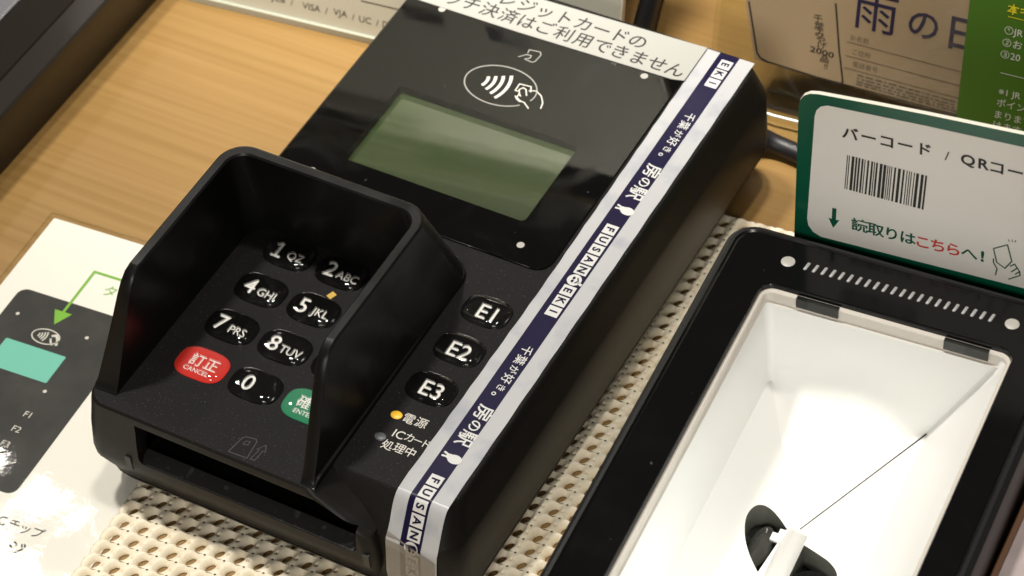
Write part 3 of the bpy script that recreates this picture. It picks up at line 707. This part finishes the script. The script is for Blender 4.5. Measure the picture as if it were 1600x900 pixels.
for x in (15.7, 66.0):
    mb = MB(); mb.loft([[(x + r_ * math.cos(t), -2.6 + r_ * math.sin(t), RH + z) for t in [2 * math.pi * k / 20 for k in range(20)]] for r_, z in ((1.6, -.3), (1.55, .0), (1.2, .12), (.5, .2))]); mb.build('round_button', M_dot, rb, 50)
for k in range(22):
    x = 20.0 + 41.5 * k / 21; mb = MB()
    mb.loft([[(x + .18 * (yy / 1.2) + sx * math.cos(t), -2.35 + yy + .0, RH - .05 + sx * .7 * math.sin(t) - .12) for t in [math.pi * q / 6 for q in range(7)]] for yy, sx in ((-1.35, .1), (-1.15, .40), (1.0, .40), (1.2, .1))], 0)
    mb.build('vent_rib', M_vent, rb, 60)

ll = bpy.data.lights.new('reader_lamp', 'AREA'); lo = bpy.data.objects.new('reader_lamp', ll); COL.objects.link(lo); lo.parent = reader
ll.shape = 'RECTANGLE'; ll.size = 0.040; ll.size_y = 0.010; ll.energy = 0.022; ll.color = (0.97, 1.0, 0.93)
lo.location = Vector((57.5, -84, RH - 15)) * MM; lo.rotation_euler = Vector((0.90, -0.25, 0.32)).to_track_quat('Z', 'X').to_euler()
# ------------------------------------------------------------------ sign card on the back of the reader
card = empty('sign_card', (58.748, 76.783, 0), (0, 0, RY))
tag(card, 'green edged white sign card with a barcode, standing behind the code reader', 'sign')
CF = 8.6
def cpl(d): return lambda x, y: (x, CF - d, RH + y)
out = [(12.9, -40), (13.0, 0), (13.2, 34.8), (13.4, 36.8), (14.2, 38.4), (15.6, 39.5), (17.4, 39.95), (30, 41.1), (41.7, 42.0), (61.5, 43.2), (86, 44.4), (89.5, 43.6), (91, 41), (91, -40)]
mb = MB(); mb.loft([[(x, CF, RH + y) for x, y in out], [(x, CF + 1.0, RH + y) for x, y in out]], 0)
nf = len(mb.f); 
for i in range(nf - 2): mb.m[i] = 1
cb = mb.build('card_board', [M_cgreen, M_cedge], card, 0)
mb = MB(); mb.box((30, 6.75, RH - 30), (60, CF + .05, RH - 16)); mb.build('mounting_pad', M_rubber, card, 0)
inn = [(15.9, 3.0), (16.85, 33.6), (17.2, 35.4), (18.2, 36.8), (19.6, 37.5), (41, 38.9), (61.7, 39.9), (84, 41.0), (87, 40), (87.8, 37.5), (87, 4), (85, 0.9), (65, -0.3), (40, -1.0), (19.2, -1.5), (17.4, -0.7), (16.2, 1)]
mb = MB(); mb.flat(inn, cpl(0.06), 0)
K = cpl(0.12); tl = 0.03
for ch, x, y in (('バ', 24.8, 31.3), ('ー', 28.9, 31.6), ('コ', 32.9, 31.8), ('ー', 36.9, 32.1), ('ド', 40.95, 32.3), ('コ', 56.7, 32.5), ('ー', 60.6, 32.6), ('ド', 64.6, 32.8)):
    text(mb, ch, x, y, 3.75, K, 1, tl, bold=0.026)
text(mb, '/', 46.0, 32.1, 3.6, K, 1, tl, how='c', bold=0.006); text(mb, 'Q', 50.5, 32.2, 3.9, K, 1, tl, how='c', bold=0.026); text(mb, 'R', 53.9, 32.4, 3.9, K, 1, tl, how='c', bold=0.026)
x = 24.1; rnd = random.Random(3)
while x < 41.8:
    wd = rnd.choice((.22, .22, .22, .42, .42, .62)); mb.flat([(x, 14.95), (x + wd, 14.97), (x + wd + .28, 25.0), (x + .28, 25.0)], K, 1); x += wd + rnd.choice((.22, .22, .3, .42))
mb.flat([(21.55, 8.3), (22.55, 8.3), (22.5, 4.9), (23.3, 5.1), (21.95, 2.3), (20.8, 5.0), (21.55, 4.9)], K, 2)
for ch, x, y, c in (('読', 27.9, 5.2, 2), ('取', 31.6, 5.25, 2), ('り', 35.2, 5.3, 2), ('は', 38.8, 5.4, 2), ('こ', 42.2, 5.35, 3), ('ち', 45.6, 5.5, 3), ('ら', 49.0, 5.6, 3), ('へ', 52.6, 5.75, 2)):
    text(mb, ch, x, y, 3.9, K, c, tl, bold=0.020)
text(mb, '!', 55.5, 5.9, 4.2, K, 2, tl, how='c', bold=0.03)
mb.stroke([(57.7, 9.1), (60.6, 11.3), (61.9, 6.8), (60.6, 4.2), (58.7, 5.3), (57.7, 9.1)], 0.3, K, 2)
mb.stroke([(57.9, 6.2), (58.0, 5.0), (58.9, 3.4), (58.7, 1.4)], 0.3, K, 2)
mb.stroke([(61.6, 5.2), (62.6, 6.2), (63.2, 5.2), (62.0, 3.6)], 0.3, K, 2); mb.stroke([(63.2, 5.3), (63.8, 4.4), (62.9, 3.2)], 0.3, K, 2); mb.stroke([(63.8, 4.4), (64.0, 3.3), (61.6, 1.2)], 0.3, K, 2)
mb.stroke([(60.6, 13.0), (61.0, 12.3)], 0.18, K, 1); mb.stroke([(61.5, 13.2), (61.6, 12.5)], 0.18, K, 1); mb.stroke([(62.3, 13.3), (62.1, 12.6)], 0.18, K, 1)
mb.build('card_print', [M_cwhite, M_ink, M_cgreen, M_cred], cb, 0)

# ------------------------------------------------------------------ brand plate leaning at the back left
plate = empty('brand_plate', (-134.27, 151.97, 0), (0, 0, R(6.37)))
tag(plate, 'pale leaning plate listing card brands, behind the left side of the terminal', 'notice plate')
LN = R(15); cl, sl = math.cos(LN), math.sin(LN)
def pp(d): return lambda x, y: (x, 0.0 + y * sl - d * cl, 2.0 + y * cl + d * sl)
mb = MB(); lp = [(-45, 0), (118.5, 0), (118.5, 178), (-45, 178)]
mb.loft([[pp(-2.2)(x, y) for x, y in lp], [pp(0)(x, y) for x, y in lp]]); pb = mb.build('plate_board', M_plate, plate, 0)
for nm, d0, d1, m_ in (('cover_pane', 3.2, 1.4, M_acr), ):
    mb = MB(); lq = [(-45, 1), (118.5, 1), (118.5, 196), (-45, 196)]; mb.loft([[pp(d0)(x, y) for x, y in lq], [pp(d1)(x, y) for x, y in lq]]); mb.build(nm, m_, plate, 0)
mb = MB(); mb.loft([[(x, *pp(d)(x, 196.05)[1:]) for d in (1.4, 3.2)] + [(x, *pp(d)(x, 196.8)[1:]) for d in (3.0, 1.6)] for x in (-45, 118.5)]); mb.build('cover_edge', M_acredge, plate, 0)
for y_, x0, x1 in ((179.5, -20, 30), (185.5, -12, 24), (198.0, -45, 118.5)):  # polished tubes added out of view so their glints reflect in the display
    mb = MB(); mb.tube([pp(3.6)(x0 + (x1 - x0) * k / 12, y_) for k in range(13)], 0.55, n=10); mb.build('glint_tube', M_bead, plate, 60)
mb = MB(); mb.box((-45, -1.0, 0), (118.5, 1.6, 2.1)); mb.build('plate_foot', M_acredge, plate, 0)
mb = MB(); q = [pp(-2.2)(-20, 120), pp(-2.2)(100, 120)]
for x in (-10, 90):
    mb = MB(); mb.loft([[(x, pp(-2.3)(0, 1)[1] + 2, 2.0), (x, pp(-2.3)(0, 60)[1], pp(-2.3)(0, 60)[2]), (x, 45, 0.0), (x, 10, 0)], [(x + 2, pp(-2.3)(0, 1)[1] + 2, 2.0), (x + 2, pp(-2.3)(0, 60)[1], pp(-2.3)(0, 60)[2]), (x + 2, 45, 0.0), (x + 2, 10, 0)]])
    mb.build('plate_strut', M_acredge, plate, 0)
mb = MB(); Q1 = pp(0.05)
for s_, x in (('/', 14.2), ('JCB', 18.4), ('/', 22.6), ('VISA', 28.6), ('/', 33.2), ('VJA', 37.4), ('/', 41.3), ('UC', 44.9), ('/', 48.6), ('DC', 52.0)):
    text(mb, s_, x, 4.5, 2.75, Q1, 0, how='c')
mb.stroke([(43.5, 10.0), (66, 10.0)], 0.3, Q1, 0)
mb.stroke([(-30, 40), (110, 40)], 0.4, Q1, 0)
for x, y, c in ((66, 58, 1), (84, 58, 2), (48, 58, 0), (70, 78, 2), (90, 78, 1), (40, 96, 0), (66, 98, 1)):
    mb.flat([(x, y), (x + 13, y), (x + 13, y + 8), (x, y + 8)], Q1, c)
mb.build('plate_print', [M_ink, M_purple, M_fink], pb, 0)

# ------------------------------------------------------------------ acrylic stand with flyer and leaflet at the back right
YW = R(3); stand = empty('acrylic_stand', (15, 178, 0), (0, 0, YW))
tag(stand, 'clear acrylic stand holding papers at the back right', 'stand')
AL = R(12); ca_, sa_ = math.cos(AL), math.sin(AL)
def ap_(d): return lambda x, y: (x, y * sa_ - d * ca_, y * ca_ + d * sa_)
for nm, d0, d1 in (('front_pane', 3.4, 1.6), ('back_pane', -0.8, -2.6)):
    mb = MB(); lp = rr(-9.5, 175, 2.0, 150, 1.5, 3); mb.loft([[ap_(d0)(x, y) for x, y in lp], [ap_(d1)(x, y) for x, y in lp]]); mb.build(nm, M_acr, stand, 30)
mb = MB(); mb.loft([[(x, -9.5, 0.0), (x, -10.5, 1.2), (x, -9.5, 2.4), (x, 40, 2.4), (x, 40, 0)] for x in (3, 175)]); mb.build('base_plate', M_acr, stand, 30)
mb = MB(); mb.box((3, -10.9, 0.3), (175, -10.4, 2.1)); mb.build('base_edge', M_acredge, stand, 0)  # bright line along the base edge, caught light in its colour
mb = MB(); mb.tube([(x, -4.2 + 0.3 * math.sin(x * .4), 3.6) for x in range(4, 176, 6)], 0.35, n=8); mb.build('fold_edge', M_acredge, stand)  # second bright line, highlight of the bend put into its colour
flyer = empty('paper_flyer', (15, 178, 0), (0, 0, YW)); tag(flyer, 'brownish paper flyer with large purple characters inside the clear stand', 'flyer')
mb = MB(); lp = [(1.6, 14.6), (120, 15.2), (118, 140), (-9.0, 140), (-2.6, 31)]; mb.loft([[ap_(0.0)(x, y) for x, y in lp], [ap_(0.25)(x, y) for x, y in lp]]); fb = mb.build('flyer_paper', M_flyer, flyer, 0)
mb = MB(); F1_ = ap_(0.31)
mb.stroke([(-1.6, 31), (2.0, 17.0), (3.0, 15.6), (5, 15.0), (25.4, 14.2), (26.0, 15.2), (24.0, 24), (21.6, 37)], 0.5, F1_, 1)
for ch, x, y in (('千', 17.4, 31.4), ('葉', 17.9, 29.3), ('み', 18.3, 27.3), ('や', 18.8, 25.6), ('げ', 19.2, 24.0)): text(mb, ch, x, y, 2.5, F1_, 1, 0.02, bold=0.004, cw=1.1)
text(mb, '2000', 19.5, 22.1, 2.3, F1_, 1, -0.03, how='c', bold=0.015, cw=1.45); text(mb, '品', 20.4, 20.3, 2.2, F1_, 1, bold=0.012, cw=1.2); text(mb, '!!', 21.0, 18.2, 2.0, F1_, 1, how='c', bold=0.015)
text(mb, '雨', 32.3, 37.6, 12.5, F1_, 0, 0.02, bold=0.004); text(mb, 'の', 45.0, 37.6, 9.2, F1_, 0, 0.02, bold=0.012); text(mb, '日', 55.5, 37.8, 10.5, F1_, 0, 0.02, bold=0.016)
for y0 in (27.0, 23.0, 19.4): mb.stroke([(25.8, y0), (75, y0 + .2)], 0.16, F1_, 1)
for s_, x, y in (('お名前', 29.0, 28.6), ('ご住所', 30.0, 24.7), ('電話番号', 31.4, 21.2)): text(mb, s_, x, y, 1.75, F1_, 2, how='c')
rnd = random.Random(5)
for y0 in (18.3, 17.3, 16.4, 15.6):
    x = 29.6
    while x < 56: l_ = rnd.uniform(.6, 2.4); mb.stroke([(x, y0), (x + l_, y0)], 0.45, F1_, 2); x += l_ + rnd.uniform(.25, .6)
mb.stroke([(3.0, 39.5), (6.5, 38.0), (9.0, 36.2)], 1.0, F1_, 1); mb.stroke([(9.5, 38.6), (12.0, 37.2)], 0.9, F1_, 1)
mb.build('flyer_print', [M_purple, M_fink, mat('flyer_grey', (0.22, 0.18, 0.14), 0.6)], fb, 0)
leaf = empty('green_leaflet', (15 + 12 * math.sin(YW), 178 - 12 * math.cos(YW), 0), (0, 0, YW)); tag(leaf, 'green leaflet with white and yellow lettering, right of the brownish flyer', 'leaflet')
mb = MB(); lp = [(60.4, 3), (150, 3), (147, 120), (57.5, 120), (58.7, 56)]; mb.loft([[ap_(0.0)(x, y) for x, y in lp], [ap_(0.3)(x, y) for x, y in lp]])
lb = mb.build('leaflet_paper', M_leaf, leaf, 0)
mb = MB(); L1 = ap_(0.36)
for s_, x, y in (('本', 69.6, 57.1), ('キ', 72.6, 57.3), ('ャ', 75.6, 57.4)): text(mb, s_, x, y, 3.0, L1, 1, 0.02, bold=0.014)
mb.stroke([(68.6, 54.9), (95, 55.5)], 0.18, L1, 1)
for s_, y in (('①JR', 51.2), ('②お', 47.8), ('③20', 44.5)): text(mb, s_, 68.3, y, 2.6, L1, 0, 0.02, how='l', bold=0.004)
mb.stroke([(69.0, 39.3), (95, 39.8)], 0.2, L1, 0)
for s_, y in (('※1 JR', 34.2), ('ポイント', 31.0), ('まります', 27.6), ('けます', 24.6)): text(mb, s_, 69.3, y, 2.5, L1, 0, 0.02, how='l', bold=0.002)
mb.build('leaflet_print', [M_leafw, M_leafy], lb, 0)

# ------------------------------------------------------------------ cables
def cable(pts, r, label):
    P = [Vector(p) for p in pts]; P = [P[0]] + P + [P[-1]]; out = []
    for i in range(1, len(P) - 2):
        for k in range(8):
            t = k / 8; a, b, c, d = P[i - 1], P[i], P[i + 1], P[i + 2]
            out.append(tuple(0.5 * ((2 * b) + (-a + c) * t + (2 * a - 5 * b + 4 * c - d) * t * t + (-a + 3 * b - 3 * c + d) * t ** 3)))
    out.append(tuple(P[-2])); mb = MB(); mb.tube(out, r); tag(mb.build('power_cable', M_cable, None, 60), label, 'cable', 'black cables behind the terminal')
cable([(-10, 157, 12), (-14, 168, 10), (-19, 184, 5), (-26, 205, 3.1), (-34, 232, 3.1), (-60, 275, 3.1)], 3.1, 'thick black cable leaving the back of the terminal beside the leaning plate')
cable([(-17, 157, 13), (-21, 166, 11), (-27, 180, 7), (-33, 196, 3.0), (-44, 225, 2.6), (-70, 262, 2.6)], 2.6, 'thinner black cable hugging the edge of the leaning plate')
cable([(20, 157, 10), (25, 163, 6), (31, 165.0, 3), (42, 164, 2.6), (70, 160, 2.6), (110, 150, 2.6), (170, 140, 2.6)], 2.6, 'black cable running from behind the terminal to behind the sign card')

# ------------------------------------------------------------------ dark framed tray at the left back
tray = empty('framed_tray', (-147.5, 97.0, 0), (0, 0, R(2.2))); tag(tray, 'dark glossy framed tray at the back left corner of the counter', 'tray')
def tl_(d, z): return [(x, y, z) for x, y in rr(-200 + d, 0 - d, -150 + d, 62 - d, max(.6, 3 - d * .2), 3)]
mb = MB(); mb.loft([tl_(2.5, 0), tl_(2.2, 3), tl_(0, 15.5), tl_(0, 18.4), tl_(.6, 19), tl_(7.0, 20.2), tl_(7.3, 18.8), tl_(8.0, 18.8), tl_(8.4, 19.4), tl_(23.5, 16.6), tl_(24.0, 15.0)], 0, True, True)
tb = mb.build('tray_frame', M_tray, tray, 25)
mb = MB(); mb.loft([tl_(24.2, 15.0), tl_(24.2, 16.8), tl_(24.8, 17.2), tl_(29.5, 17.0), tl_(30.0, 15.6)], 0, False, False); mb.build('tray_rim', M_rim, tb, 25)
mb = MB(); mb.loft([tl_(30.2, 15.0), tl_(30.2, 15.9)], 0, False, True); mb.build('tray_pane', M_pane, tb, 0)

# ------------------------------------------------------------------ pale box at the bottom right
pad = empty('rimmed_box', (143.2, 36.0, 0), (0, 0, R(3.4))); tag(pad, 'pale grey box with a thin brown rim, right of the code reader', 'box')
def pl_(d, z): return [(x, y, z) for x, y in rr(-1.2 + d, 90 - d, -110 + d, 55 - d, 1.2, 3)]
mb = MB(); mb.loft([pl_(0, 0), pl_(0, 47.2), pl_(.4, 48), pl_(1.3, 48), pl_(1.5, 46.8)], 0, True, False); mb.build('box_side', M_copper, pad, 25)
mb = MB(); mb.loft([pl_(1.5, 46), pl_(1.5, 46.9)], 0, False, True); mb.build('box_top', M_pad, pad, 0)

bpy.data.objects.remove(_to)
